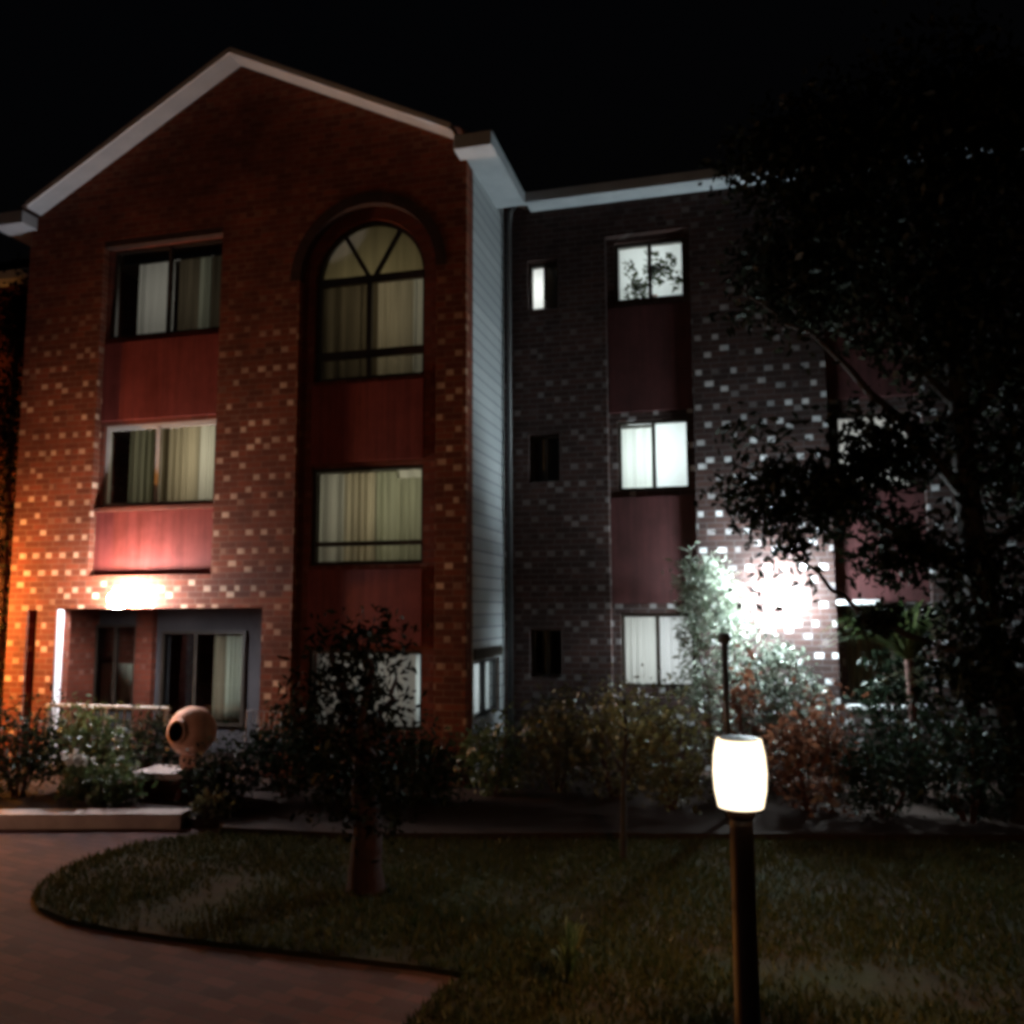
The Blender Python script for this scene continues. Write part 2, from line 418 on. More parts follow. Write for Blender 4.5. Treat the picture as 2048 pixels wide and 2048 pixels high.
# middle left
w = window(*Mm,yw,M['alu'],(.46,),fw=.06,sill=M['brick_plain'],label='pale framed sliding window above the porch lamp')
curtain(w,-8.68,-8.28,3.8,4.92,yw+.12,CUR['green']); curtain(w,-8.26,-8.05,3.8,4.92,yw+.14,CUR['brown'])
curtain(w,-8.03,-7.50,3.8,4.92,yw+.12,CUR['cream']); curtain(w,-7.52,-7.26,3.8,4.92,yw+.125,CUR['sheer'],2)
m = MB(); m.box(-7.24,-7.15,yw+.08,yw+.11,3.82,4.9); m.build('dark_strip', M['bronze'], w)  # dark strip stands in for the unlit gap beside the curtain
roomlight(-7.6,yw+.9,4.5,.9,.8,9,(1,.85,.6))
# arched window
def arched():
    m = MB(); fw=.05; y=yw; d=.06
    x0,x1,z0,zs = AX0,AX1,5.38,6.80; cx=(x0+x1)/2; r=(x1-x0)/2; n=28; rise=.82
    m.box(x0,x0+fw,y,y+d,z0,zs); m.box(x1-fw,x1,y,y+d,z0,zs); m.box(x0+fw,x1-fw,y+.002,y+d-.002,z0,z0+fw)
    m.box(x0+fw,x1-fw,y-.008,y+d-.008,zs-.055,zs+.055)
    m.box(x0+fw,x1-fw,y-.008,y+d-.008,5.69,5.80)
    m.box(cx-.06,cx+.01,y-.004,y+d-.004,5.80,zs-.055); m.box(cx-.05,cx+.01,y-.004,y+d-.004,z0+fw,5.69)
    for i in range(n):
        a=PI*i/n; c2=PI*(i+1)/n
        P=[(cx+(r-k)*math.cos(q), zs+(rise-k)*math.sin(q)) for q,k in ((a,0),(c2,0),(c2,fw),(a,fw))]
        for yy in (y,y+d): m.quad(*[(p[0],yy,p[1]) for p in P])
        m.quad((P[2][0],y,P[2][1]),(P[3][0],y,P[3][1]),(P[3][0],y+d,P[3][1]),(P[2][0],y+d,P[2][1]))
    for ang in (58,122):
        q=math.radians(ang); a=Vector((cx+.10*math.cos(q),y+.02,zs+.06)); e=Vector((cx+(r-.04)*math.cos(q),y+.02,zs+(rise-.04)*math.sin(q)))
        m.beam(a,e,.06,.04,(0,-1,0))
    w = m.build('window', M['bronze'], b); w['label']='tall arched window with a fanlight of three panes'
    g = MB(); P=[(x,y+.03,z) for x,z in arch(x0+.02,x1-.02,z0+.02,zs,rise=rise-.02)]; g.poly(P); g.build('pane',M['glass'],w,fix=False)
    return w
w = arched()
# sheer behind the fanlight, curtains below
m = MB(); m.poly([(x,yw+.14,z) for x,z in arch(AX0+.02,AX1-.02,6.80,6.82,rise=.80)]); m.build('curtain', CUR['olive'], w, fix=False)
curtain(w,-5.60,-5.02,5.4,6.79,yw+.13,CUR['brown'],2.5); curtain(w,-5.02,-4.78,5.4,6.79,yw+.15,CUR['brown'],2)
curtain(w,-4.78,-4.25,5.4,6.79,yw+.13,CUR['cream'],4); curtain(w,-4.27,-4.04,5.4,6.79,yw+.12,CUR['sheer'],1.5)
roomlight(-4.75,yw+1.0,6.5,1.2,1.2,4.6,(1,.84,.58))
# below the arch
w = window(AX0,AX1,2.86,4.18,yw,M['bronze'],(),(.215,),label='curtained window below the arched one')
curtain(w,-5.59,-5.22,2.9,4.12,yw+.12,CUR['sheer'],2); curtain(w,-5.23,-4.78,2.9,4.12,yw+.135,CUR['cream'],4.5)
curtain(w,-4.76,-4.42,2.9,4.12,yw+.125,CUR['green'],3); curtain(w,-4.42,-4.05,2.9,4.02,yw+.12,CUR['green'],3.5); curtain(w,-4.46,-4.05,4.02,4.13,yw+.12,CUR['sheer'],2)  # last pale strip stands in for the gleam of a ceiling light
roomlight(-4.6,yw+.9,3.8,1.1,1.0,7.5,(1,.88,.62))
w = window(AX0,AX1,.72,1.74,yw,M['bronze'],(.5,),label='ground floor window behind the small lawn tree')
curtain(w,-5.58,-4.05,.76,1.7,yw+.13,CUR['sheer'],9)
roomlight(-4.75,yw+.9,1.35,1.2,.7,2.6,(1,.88,.8))

# recessed patio under the porch lamp
m = MB()
add_plate(m, rect(XL+.13,-6.0,.02,2.30), [rect(-10.18,-9.42,.74,2.03), rect(-8.93,-7.47,.52,1.93)], 12.15, 12.30); m.build('patio_back_wall', M['render'], b)
m = MB(); m.box(XL+.02,-6.0,YL+.3,12.4,2.31,2.40); m.build('patio_ceiling', M['render'], b)
m = MB(); m.box(-6.23,-6.06,YL+.285,12.14,.02,2.30); m.build('patio_side_wall', M['brick_plain'], b)
m = MB(); m.box(XL+.01,XL+.12,YL+.285,12.14,.02,2.30); m.build('patio_side_wall', M['brick_plain'], b)
m = MB(); m.box(-9.08-.30,-9.08,12.03,12.145,.02,2.30); m.build('patio_pier', M['brick_plain'], b)
m = MB(); m.box(XL+.13,-6.24,YL-.1,12.14,.004,.05); m.build('patio_floor', M['concrete'], b)
m = MB(); m.box(-9.537,-9.515,YL+.012,YL+.125,.06,2.29); m.build('lit_reveal', M['white'], b)  # white paint stands in for lamp light on the brick reveal
w = window(-10.2,-9.40,.72,2.05,12.08,M['bronze'],(.5,),label='dark patio window with a half drawn curtain')
curtain(w,-10.15,-9.45,.76,1.42,12.22,CUR['green'],6,.015)
w = window(-8.95,-7.45,.5,1.95,12.08,M['bronze'],(.42,),label='dark glazed patio door with a pale curtain')
curtain(w,-8.10,-7.86,.55,1.9,12.24,CUR['brown'],3,.015); curtain(w,-7.86,-7.56,.55,1.9,12.22,CUR['green'],4,.015)

# side wall of the wing, facing right
m = MB(); add_plate(m, [(YL+.29,0),(YR+.02,0),(YR+.02,8.5),(YL+.29,8.5)], [rect(10.86,12.10,.85,1.60)], XC-.20, XC, plane='YZ')
m.build('side_wall', M['side'], b)
m = MB(); m.box(XC-.29,XC+.012,YL-.004,YL+.285,0,.0); 
def sidewindow():
    m = MB(); y0,y1,z0,z1 = 10.86,12.10,.85,1.60; x=XC-.10; fw=.05
    m.box(x,x+.05,y0,y0+fw,z0,z1); m.box(x,x+.05,y1-fw,y1,z0,z1); m.box(x+.002,x+.048,y0+fw,y1-fw,z0,z0+fw); m.box(x+.002,x+.048,y0+fw,y1-fw,z1-fw,z1)
    m.box(x+.004,x+.054,11.40,11.54,z0+fw,z1-fw)
    w = m.build('window', M['black_metal'], b); w['label']='narrow bright window in the grey side wall'
    g = MB(); g.quad((x+.025,y0+fw,z0+fw),(x+.025,y1-fw,z0+fw),(x+.025,y1-fw,z1-fw),(x+.025,y0+fw,z1-fw)); g.build('pane',M['glass'],w,fix=False)
    c_ = MB(); c_.quad((x-.06,y0,z0),(x-.06,y1,z0),(x-.06,y1,z1),(x-.06,y0,z1)); c_.build('curtain',CUR['blind'],w,fix=False)
    s_ = MB(); s_.box(XC+.002,XC+.03,y0-.02,y1+.02,z1+.02,z1+.16); s_.build('lintel',M['bronze'],w)
    roomlight(x-.7,11.45,1.3,1.1,.7,9,cool,'X')
sidewindow()

# recessed wing on the right
colA = (-1.82,-.60); colB = (1.18,2.36); XN=(-3.0,-2.54)
WT=(-1.70,-.67,6.77,7.68); WM=(-1.70,-.67,3.95,4.98); WG=(-1.70,-.67,1.17,2.20)
NT=(-3.0,-2.54,6.74,7.50); NM=(-3.0,-2.54,4.12,4.83); NG=(-3.0,-2.54,1.30,1.98)
BT=(1.28,2.25,6.77,7.68); BM=(1.28,2.25,3.84,4.90); BG=(1.28,2.25,1.02,2.31)
full = [(XC,0),(XE,0),(XE,8.4),(XC,8.4)]
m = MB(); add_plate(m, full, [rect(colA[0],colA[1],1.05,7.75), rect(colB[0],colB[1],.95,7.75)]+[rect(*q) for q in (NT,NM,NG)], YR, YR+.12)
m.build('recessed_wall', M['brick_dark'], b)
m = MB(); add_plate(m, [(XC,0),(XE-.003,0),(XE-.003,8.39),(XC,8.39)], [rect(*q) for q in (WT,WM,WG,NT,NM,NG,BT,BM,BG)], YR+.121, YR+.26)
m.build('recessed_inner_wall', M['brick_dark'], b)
for c_ in (colA,colB):
    for z0,z1 in ((5.10,6.68),(2.34,3.86)): panel(c_[0]+.01,c_[1]-.01,z0,z1,YR+.12,M['panel_dark'])
yr = YR+.17
w = window(*WT,yr,M['bronze'],(.5,),label='bright top window with dark leafy pattern')
curtain(w,-1.65,-.72,6.8,7.65,yr+.14,CUR['blind'],3,.008); roomlight(-1.2,yr+1.0,7.3,.9,.8,16,(.93,1,.98))
w = window(*WM,yr,M['bronze'],(.5,),label='brightest white window in the middle of the right wing')
curtain(w,-1.66,-1.20,3.97,4.90,yr+.13,CUR['sheer'],3,.012); curtain(w,-1.17,-.70,3.97,4.97,yr+.12,CUR['blind'],2,.006); roomlight(-1.2,yr+.9,4.5,.9,.9,27,(.9,1,1))
w = window(*WG,yr,M['bronze'],(.5,),label='pale grey curtained ground floor window of the right wing')
curtain(w,-1.66,-1.20,1.2,2.17,yr+.13,CUR['sheer'],5,.012); curtain(w,-1.17,-.70,1.2,2.17,yr+.125,CUR['blind'],4,.012); roomlight(-1.2,yr+.9,1.7,.9,.9,14,(.95,.98,1))
for q,lab in ((NT,'narrow top window with its left half lit'),(NM,'narrow unlit middle window'),(NG,'narrow unlit ground floor window')):
    w = window(*q,yr,M['bronze'],(.5,),fw=.035,label=lab)
    if q is NT:
        curtain(w,-2.98,-2.79,6.76,7.48,yr+.12,CUR['blind'],1,.004); roomlight(-2.9,yr+.45,7.15,.14,.6,4,(1,1,.97))
        m = MB(); m.box(-2.79,-2.77,yr+.07,yr+.6,6.6,7.6); m.build('inner_wall',M['room'],w)
w = window(*BT,yr,M['bronze'],(.5,),label='unlit top window hidden by the tree')
w = window(*BM,yr,M['bronze'],(.5,),label='lit middle window seen through the tree leaves')
curtain(w,1.32,2.2,3.9,4.86,yr+.13,CUR['blind'],4,.01); roomlight(1.75,yr+.9,4.4,.9,.9,9,(1,.97,.92))
w = window(*BG,yr,M['bronze'],(.62,),fw=.045,sill=M['white'],label='unlit white framed ground floor window beside the bright wall lamp')
curtain(w,1.32,2.2,1.06,2.27,yr+.14,CUR['brown'],7,.02)
m = MB(); m.box(1.19,1.72,YR-.03,YR-.002,2.31,2.37); m.build('lintel', M['white'], w)
# recessed wing on the far left
m = MB(); m.box(-18,XL,YR,YR+.25,0,8.2); m.build('left_recessed_wall', M['brick_plain'], b)
# interior floors so the rooms do not see each other
m = MB()
for z in (2.62,5.15,8.0):
    m.box(XL+.35,XC-.3,YL+.45,19,z,z+.1); m.box(XC+.01,XE-.1,YR+.45,19,z,z+.1)
m.box(XL+.35,XC-.3,13.6,13.7,2.75,8.0); m.box(XC+.02,XE-.1,14.9,15.0,0,8.0); m.box(-6.55,-6.45,YL+.4,13.6,2.75,7.9); m.box(XC+.35,XC+.43,YR+.9,14.8,0,7.9); m.box(-6.55,-3.7,13.6,13.7,0,2.6)
m.box(.2,.28,YR+.4,14.8,0,7.9); m.box(-2.3,-2.24,YR+.4,14.8,0,7.9)
m.build('interior_wall', M['room'], b)
m = MB(); m.box(XE-.25,XE,YR+.27,19,0,8.4); m.box(XC-.2,XC,YR+.3,19,0,8.4); m.box(XL,XL+.2,YL+.3,19,0,8.15); m.box(-18,XE,19,19.2,0,8.4); m.build('rear_wall', M['brick_plain'], b)

m = MB(); m.tube([(-3.27,12.27,.1),(-3.27,12.27,8.0),(-3.2,12.1,8.2),(-3.1,12.06,8.3)],[.04]*4,10); m.build('downpipe', M['black_metal'], b, smooth=True)
# roofs and white eaves
zl, zr = 8.36, 8.58; xl, xr = -10.22, -3.50; ap = (-6.83,10.24)
YB = 10.2
m = MB()
m.quad((xl-.45,YB+.02,zl-.25),(ap[0],YB+.02,ap[1]-.005),(ap[0],19.3,ap[1]-.005),(xl-.45,19.3,zl-.25))
m.quad((ap[0],YB+.02,ap[1]-.005),(xr+.5,YB+.02,zr-.27),(xr+.5,19.3,zr-.27),(ap[0],19.3,ap[1]-.005))
for x0,x1 in ((-2.98,XE+.3),(-18.2,-10.7)):
    m.quad((x0,12.02,8.40),(x1,12.02,8.40),(x1,15.8,10.2),(x0,15.8,10.2)); m.quad((x0,15.8,10.2),(x1,15.8,10.2),(x1,19.4,8.3),(x0,19.4,8.3))
m.build('roof', M['tile'], b, fix=False)
m = MB(); m.beam((xl,YB+.012,zl),(ap[0]-.006,YB+.012,ap[1]),.03,.075,(0,0,1)); m.build('barge_board', M['white'], b)
m = MB(); m.beam((ap[0]+.006,YB+.012,ap[1]),(xr,YB+.012,zr),.03,.075,(0,0,1)); m.build('barge_board', M['white'], b)
# boarded soffits behind the barge boards
m = MB()
for (x0,z0,x1,z1) in ((xl,zl-.075,ap[0],ap[1]-.085),(ap[0],ap[1]-.085,xr,zr-.075)):
    m.quad((x0,YB+.03,z0),(x1,YB+.03,z1),(x1,YL+.02,z1),(x0,YL+.02,z0))
m.build('gable_soffit', M['barge'], b, fix=False)
# boxed eaves along the sides
m = MB(); m.box(-3.47,-2.95,YB+.02,12.0,8.22,8.42); m.build('boxed_eave', M['barge'], b, bevel=.01)
m = MB(); m.box(-10.85,-10.28,YB+.02,12.0,8.06,8.26); m.build('boxed_eave', M['barge'], b, bevel=.01)
m = MB(); m.box(-2.99,XE+.3,12.0,12.1,8.26,8.43); m.build('gutter', M['barge'], b, bevel=.015)
m = MB(); m.box(-18.2,-10.86,12.0,12.1,8.06,8.23); m.build('gutter', M['barge'], b, bevel=.015)
m = MB(); m.box(-2.94,XE+.2,12.11,YR-.003,8.27,8.30); m.build('eave_soffit', M['barge'], b)
m = MB(); m.box(-18,-10.86,12.11,YR-.003,8.08,8.11); m.build('eave_soffit', M['barge'], b)

# ------------------------------------------------------------------ ground
def sheet(name, pts, z, mat, kind='structure'):
    m = MB(); m.poly([(p[0],p[1],z) for p in pts]); o = m.build(name, mat, None, fix=False)
    return tag(o, kind=kind)
sheet('ground', [(-400,-400),(400,-400),(400,400),(-400,400)], -.02, M['soil'])
sheet('paving', [(-16,-4),(-1.2,-4),(-1.2,5.6),(-4.5,8.3),(-16,8.3)], 0, M['paving'])
lawn_edge = [(-1.86,-3.0),(-1.86,4.4),(-1.80,5.1),(-1.72,5.38),(-2.0,5.42),(-2.7,5.44),(-3.64,5.46),(-4.3,5.50),(-4.82,5.58),(-5.25,5.76),(-5.52,5.98),(-5.70,6.28),(-5.80,6.65),(-5.80,7.05),(-5.70,7.5),(-5.45,7.86),(-5.18,8.02),(-4.4,8.06),(-3.76,8.12),(-2.4,8.45),(-1.4,8.72),(1.4,9.33),(2.5,9.6),(4.5,9.9),(9,10.2),(9,-3)]
me = MB(); me.poly([(p[0],p[1],.035) for p in lawn_edge]); n_=len(lawn_edge)
for i in range(n_):
    a=lawn_edge[i]; c_=lawn_edge[(i+1)%n_]; me.quad((a[0],a[1],.035),(c_[0],c_[1],.035),(c_[0],c_[1],-.01),(a[0],a[1],-.01))
lawn = tag(me.build('lawn', M['lawn_soil'], None), kind='structure')
# raised mulch bed along the building
bed = [(-16,6.0),(-9.6,7.18),(-7.6,7.80),(-6.0,8.27),(-5.35,8.30),(-5.18,8.05),(-4.4,8.09),(-3.76,8.15),(-2.4,8.48),(-1.4,8.75),(1.4,9.36),(2.5,9.63),(4.5,9.93),(9,10.23),(9,12.3),(-16,12.3)]
m = MB(); m.poly([(p[0],p[1],.09) for p in bed])
for i in range(len(bed)):
    a=bed[i]; c_=bed[(i+1)%len(bed)]; m.quad((a[0],a[1],.09),(c_[0],c_[1],.09),(c_[0],c_[1],-.01),(a[0],a[1],-.01))
tag(m.build('garden_bed', M['mulch'], None), kind='structure')

def in_poly(x,y,P):
    r=False; j=len(P)-1
    for i in range(len(P)):
        if (P[i][1]>y)!=(P[j][1]>y) and x<(P[j][0]-P[i][0])*(y-P[i][1])/(P[j][1]-P[i][1])+P[i][0]: r=not r
        j=i
    return r
gm = leafmat('grass_blade', (.016,.027,.006), (.060,.050,.015), .3, .02)
m = MB(); cnt=0
while cnt<60000:
    x=random.uniform(-5.8,3.2); y=random.uniform(3.8,9.9)
    if not in_poly(x,y,lawn_edge): continue
    if noise.noise(Vector((x*1.1,y*1.1,0)))*1.2+random.random()*.9<-.02: continue
    cnt+=1; h=random.uniform(.025,.06)*(1+.4*noise.noise(Vector((x*2,y*2,3)))); a=random.random()*2*PI; w_=.006+.004*random.random()
    lx,ly=random.uniform(-.03,.03),random.uniform(-.03,.03); dx,dy=math.cos(a)*w_,math.sin(a)*w_
    n=len(m.v); m.v+=[(x-dx,y-dy,.033),(x+dx,y+dy,.033),(x+lx,y+ly,.035+h)]; m.f.append((n,n+1,n+2)); m.m.append(0)
tag(m.build('grass', gm, None, fix=False), kind='stuff')

# low wall by the drive
m = MB()
P = [(-12.0,6.42),(-9.6,7.10),(-7.6,7.72),(-6.3,8.08),(-5.75,8.19)]
for i in range(len(P)-1):
    a=Vector((*P[i],0)); c_=Vector((*P[i+1],0)); d=(c_-a).normalized(); nrm=Vector((-d.y,d.x,0))*.26
    for q,z0,z1 in ((Vector((0,0,0)),0,.15),):
        A=[a,c_,c_+nrm,a+nrm]
        lo=[(p.x,p.y,z0) for p in A]; hi=[(p.x,p.y,z1) for p in A]
        m.quad(*hi); m.quad(lo[0],lo[1],hi[1],hi[0]); m.quad(lo[2],lo[3],hi[3],hi[2])
        if i==len(P)-2: m.quad(lo[1],lo[2],hi[2],hi[1])
lw = m.build('low_garden_wall', M['concrete'], None)
tag(lw,'long low pinkish masonry wall edging the drive at far left','garden wall')

# ------------------------------------------------------------------ lamps
def frosted(name, color, strength, clear):
    k = N(name); e = k.n('ShaderNodeEmission'); e.inputs[0].default_value=(*color,1); e.inputs[1].default_value=strength
    t = k.n('ShaderNodeBsdfTransparent'); m = k.n('ShaderNodeMixShader'); m.inputs[0].default_value=1-clear
    k.l(t.outputs[0], m.inputs[1]); k.l(e.outputs[0], m.inputs[2]); k.l(m.outputs[0], k.out.inputs[0]); return k.m
def lamp_post(loc, label, glow, name='lamp_post', height=1.57, group=None):
    r = empty(name, loc, label, 'lamp', group)
    x,y,z = loc; t = height-.39
    M4 = Matrix.Translation((x,y,z))
    m = MB(); m.lathe([(0,.0),(.11,.0),(.11,.03),(.066,.045),(.061,t-.10),(.058,t-.05),(.0,t-.05)],20,M4); m.build('post', M['post'], r, smooth=True)
    m = MB(); m.lathe([(0,t-.055),(.066,t-.055),(.080,t-.02),(.080,t),(0,t)],24,M4); m.build('collar', M['post'], r)
    m = MB(); m.lathe([(0,t+.002),(.118,t+.002),(.135,t+.085),(.141,t+.18),(.135,t+.27),(.118,t+.352),(0,t+.352)],28,M4); d_ = m.build('diffuser', SHADE, r, smooth=True)
    m = MB(); m.lathe([(max(.0005,.062*math.sin(PI*i/10)),t+.17-.075*math.cos(PI*i/10)) for i in range(11)],18,M4); m.build('bulb', glow, d_, smooth=True)
    m = MB(); m.lathe([(0,t+.354),(.10,t+.354),(.10,t+.360),(0,t+.366)],24,M4); m.build('cap', M['post'], r)
    return r
SHADE = frosted('frosted_shade', (1,.80,.54), 3.0, .5)
GLOW = emission('warm_diffuser', (1,.56,.25), 1050)
lamp_post((-.05,4.92,.03),'brown lamp post with a glowing white barrel shaded lantern on the lawn',GLOW)
ORANGE = emission('sodium_diffuser', (1,.38,.07), 11500)
lamp_post((-11.45,9.75,.08),'orange lit lamp post at the far left end of the garden bed',ORANGE,height=2.2)
lamp_post((-8.6,5.2,.0),'brown lamp post with a glowing barrel shaded lantern beside the drive, left of the lawn',emission('drive_diffuser', (1,.52,.36), 560))

def wall_lamp(x,y,z,r,glow,label):
    e = empty('wall_lamp',(x,y,z),label,'lamp')
    m = MB(); m.lathe([(0,0),(.09,0),(.09,.03),(.03,.05),(.03,.16),(0,.16)],18,Matrix.Translation((x,y,z))@Matrix.Rotation(PI/2,4,'X')); m.build('mount',M['grey_metal'],e)
    m = MB(); n=10
    prof=[(max(.0005,r*math.sin(PI*i/n)),-r*math.cos(PI*i/n)) for i in range(n+1)]
    m.lathe(prof,18,Matrix.Translation((x,y-.16-r,z))); m.build('globe',glow,e,smooth=True)
    return e
wall_lamp(-8.28,YL-.002,2.42,.12,emission('porch_globe',(.97,.95,1),720),'blazing white wall lamp over the patio opening of the gable wing')
wall_lamp(.46,YR-.002,2.46,.14,emission('entrance_globe',(.80,.95,1),880),'blazing white wall lamp on the right wing behind the branches')

# ------------------------------------------------------------------ plants
LM = {
 'dark': leafmat('dark_leaf',(.006,.011,.007),(.022,.032,.018),.25,.02),
 'mid': leafmat('green_leaf',(.03,.055,.018),(.10,.13,.05),.35),
 'pale': leafmat('pale_leaf',(.16,.20,.14),(.5,.54,.46),.5),
 'silver': leafmat('silver_leaf',(.05,.065,.045),(.26,.29,.24),.4),
 'olive': leafmat('olive_leaf',(.05,.045,.015),(.14,.12,.045),.4),
 'red': leafmat('reddish_leaf',(.08,.03,.018),(.20,.075,.04),.4),
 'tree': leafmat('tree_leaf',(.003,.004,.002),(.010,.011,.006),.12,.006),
 'petal': leafmat('white_petal',(.5,.5,.46),(.75,.75,.7),.3,.02),
}
def leaves(m, c, rad, n, size, aspect=1.9, clump=0, shell=.45, droop=.3):
    c=Vector(c); cl=[]
    for i in range(clump):
        d=Vector((random.gauss(0,1),random.gauss(0,1),random.gauss(0,1))).normalized()*(random.random()**.4)
        cl.append(Vector((d.x*rad[0],d.y*rad[1],d.z*rad[2])))
    for i in range(n):
        if clump:
            k=cl[int(random.random()*clump)]; s=.26*min(rad)+.06
            p=k+Vector((random.gauss(0,s),random.gauss(0,s),random.gauss(0,s)*.8))
        else:
            d=Vector((random.gauss(0,1),random.gauss(0,1),random.gauss(0,1))).normalized()
            q=shell+(1-shell)*random.random()**.6
            q*=1+.28*noise.noise(d*2.3+c)
            p=Vector((d.x*rad[0],d.y*rad[1],d.z*rad[2]))*q
        p=p+c
        if p.z<.05: p.z=.05+random.random()*.12
        L=size*random.uniform(.6,1.35); W=L/aspect
        a=random.random()*2*PI; el=random.uniform(-1,.8)-droop
        d=Vector((math.cos(a)*math.cos(el),math.sin(a)*math.cos(el),math.sin(el)))
        sd=d.cross(Vector((random.gauss(0,1),random.gauss(0,1),random.gauss(0,1)))).normalized()*W/2
        m.poly([p-d*L/2,p+sd*.9-d*L*.08,p+d*L/2,p-sd*.9-d*L*.08])
def shrub(x,y,w,d,z0,z1,n,size,mat,label,name='shrub',clump=16,stems=5,group=None,aspect=1.9):
    r=empty(name,(x,y,.07),label,'shrub',group)
    m=MB(); h=z1-z0
    leaves(m,(x,y,z0+h*.55),(w/2,d/2,h*.5),int(n*.6),size,aspect,clump); leaves(m,(x,y,z0+h*.45),(w/2,d/2,h*.45),int(n*.4),size,aspect)
    m.build('foliage',LM[mat],r,fix=False)
    m=MB()
    for i in range(stems):
        a=2*PI*i/stems+random.random(); ex=Vector((x+math.cos(a)*w*.3,y+math.sin(a)*d*.3,z0+h*random.uniform(.6,.9)))
        b0=Vector((x+math.cos(a)*.04,y+math.sin(a)*.04,.05)); mid=b0.lerp(ex,.5)+Vector((random.gauss(0,.03),random.gauss(0,.03),.03))
        m.tube([b0,mid,ex],[.018,.012,.005],6)
    m.build('stem',M['bark'],r,smooth=True)
    return r
shrub(-8.35,8.75,1.1,.9,.1,1.12,2200,.075,'dark','dark bush at the left edge behind the low wall')
shrub(-7.75,9.25,.95,.8,.1,1.10,1800,.085,'mid','light green bush lit by the patio lamp, left of the railing')
shrub(-6.98,8.62,.7,.5,.08,.55,1100,.08,'mid','low green plant just behind the right end of the low wall')
shrub(-7.25,9.75,.9,.6,.08,.86,1200,.08,'dark','dark bush in front of the patio railing')
shrub(-5.72,8.95,.8,.7,.08,.70,1500,.07,'dark','low dark bush beside the brick plinth')
shrub(-5.25,9.5,.95,.8,.08,1.02,1900,.075,'dark','dark rounded bush in front of the brick pier')
shrub(-4.45,9.35,1.1,.8,.08,.86,2000,.075,'dark','wide dark bush under the ground floor arched bay')
shrub(-3.6,9.5,1.0,.8,.08,.88,1900,.075,'dark','dark bush at the right corner of the gable wing')
shrub(-2.95,10.2,.8,.7,.08,.98,1300,.085,'mid','lighter green bush below the side wall window')
shrub(-2.25,10.6,1.0,.9,.08,1.22,1900,.08,'olive','olive bush beneath the narrow windows')
shrub(-1.5,10.3,1.0,.9,.08,1.25,2000,.08,'olive','bushy olive shrub under the pale ground floor window')
shrub(-.85,9.95,.8,.8,.08,1.28,1700,.08,'olive','warmly lit shrub just left of the glowing lantern')
shrub(-.42,11.75,.85,.6,.1,3.45,2600,.12,'pale','tall pale leafy shrub climbing between window and wall lamp',name='tall_shrub',clump=22,aspect=3)
shrub(-.02,10.7,.5,.5,.1,1.75,420,.10,'red','reddish leaved shrub directly behind the glowing lantern',clump=10)
shrub(.40,11.55,1.2,.6,.1,2.10,2400,.10,'silver','pale speckled shrub right under the bright wall lamp',clump=26)
shrub(.62,10.2,.9,.8,.08,1.30,1500,.09,'red','brown leaved bush to the right of the lantern')
shrub(1.35,10.1,1.0,.8,.08,1.05,2200,.075,'dark','dark green bush under the white window sill')
shrub(2.15,10.05,1.1,.9,.08,1.35,2200,.08,'dark','dark bush at the right edge of the bed')
shrub(-5.55,8.42,.45,.35,.05,.34,500,.06,'olive','small yellowish ground plant at the left end of the lawn',stems=4,clump=8)
# white flowers
r=empty('flower_clump',(-7.35,8.5,.1),'small clump of white blossoms among the leaves behind the low wall','flowers')
m=MB(); 
for i in range(60):
    c_=Vector((-7.35+random.gauss(0,.10),8.5+random.gauss(0,.05),.60+random.gauss(0,.028)))
    leaves(m,c_,(.02,.02,.02),5,.05,1.3)
m.build('blossom',LM['petal'],r,fix=False)
m=MB(); leaves(m,(-7.35,8.52,.34),(.22,.15,.2),300,.07); m.build('foliage',LM['mid'],r,fix=False)

# strap leaved plants
def strap(x,y,n,h,spread,w,mat,label,name,z=.05,tr=0):
    r=empty(name,(x,y,z),label,'plant'); m=MB()
    z0=z+tr
    for i in range(n):
        a=random.random()*2*PI; L=h*random.uniform(.6,1.1); s=spread*random.uniform(.4,1.2)
        sd=Vector((-math.sin(a),math.cos(a),0)); pr=None
        for k in range(7):
            t=k/6; p=Vector((x,y,z0))+Vector((math.cos(a),math.sin(a),0))*s*t+Vector((0,0,L*(t*1.5-t*t*(.55+s*1.1/max(h,.1)*.6))))
            ww=w*(1-t)**.6*.5+.001
            q=(p-sd*ww,p+sd*ww)
            if pr: m.quad(pr[0],pr[1],q[1],q[0])
            pr=q
    m.build('foliage',LM[mat],r,fix=False)
    if tr:
        m=MB(); m.tube([(x,y,z),(x+.03,y,z+tr*.5),(x,y,z0+.05)],[.07,.06,.05],8); m.build('trunk',M['bark'],r,smooth=True)
    return r
strap(-1.08,5.40,26,.42,.13,.022,'mid','small tuft of upright strap leaves alone on the lawn','grass_tuft',.03)
strap(1.8,10.9,130,1.0,.95,.05,'mid','drooping long leaved plant in front of the white framed window','cordyline',.1,1.55)
shrub(1.75,11.3,.95,.5,.5,2.05,1300,.10,'dark','dark upright shrub covering the middle of the white silled window',clump=16)
strap(2.35,10.5,90,.8,.9,.045,'olive','drooping long leaved plant at the right edge','cordyline',.1,1.2)

# trees
def limb(m,a,b,r0,r1,wob=.06,n=6):
    a=Vector(a); b=Vector(b); P=[];R=[]
    for i in range(n+1):
        t=i/n; P.append(a.lerp(b,t)+Vector((random.gauss(0,wob),random.gauss(0,wob),random.gauss(0,wob)*.5))*(0 if i in (0,n) else 1)); R.append(r0+(r1-r0)*t)
    m.tube(P,R,8); return P
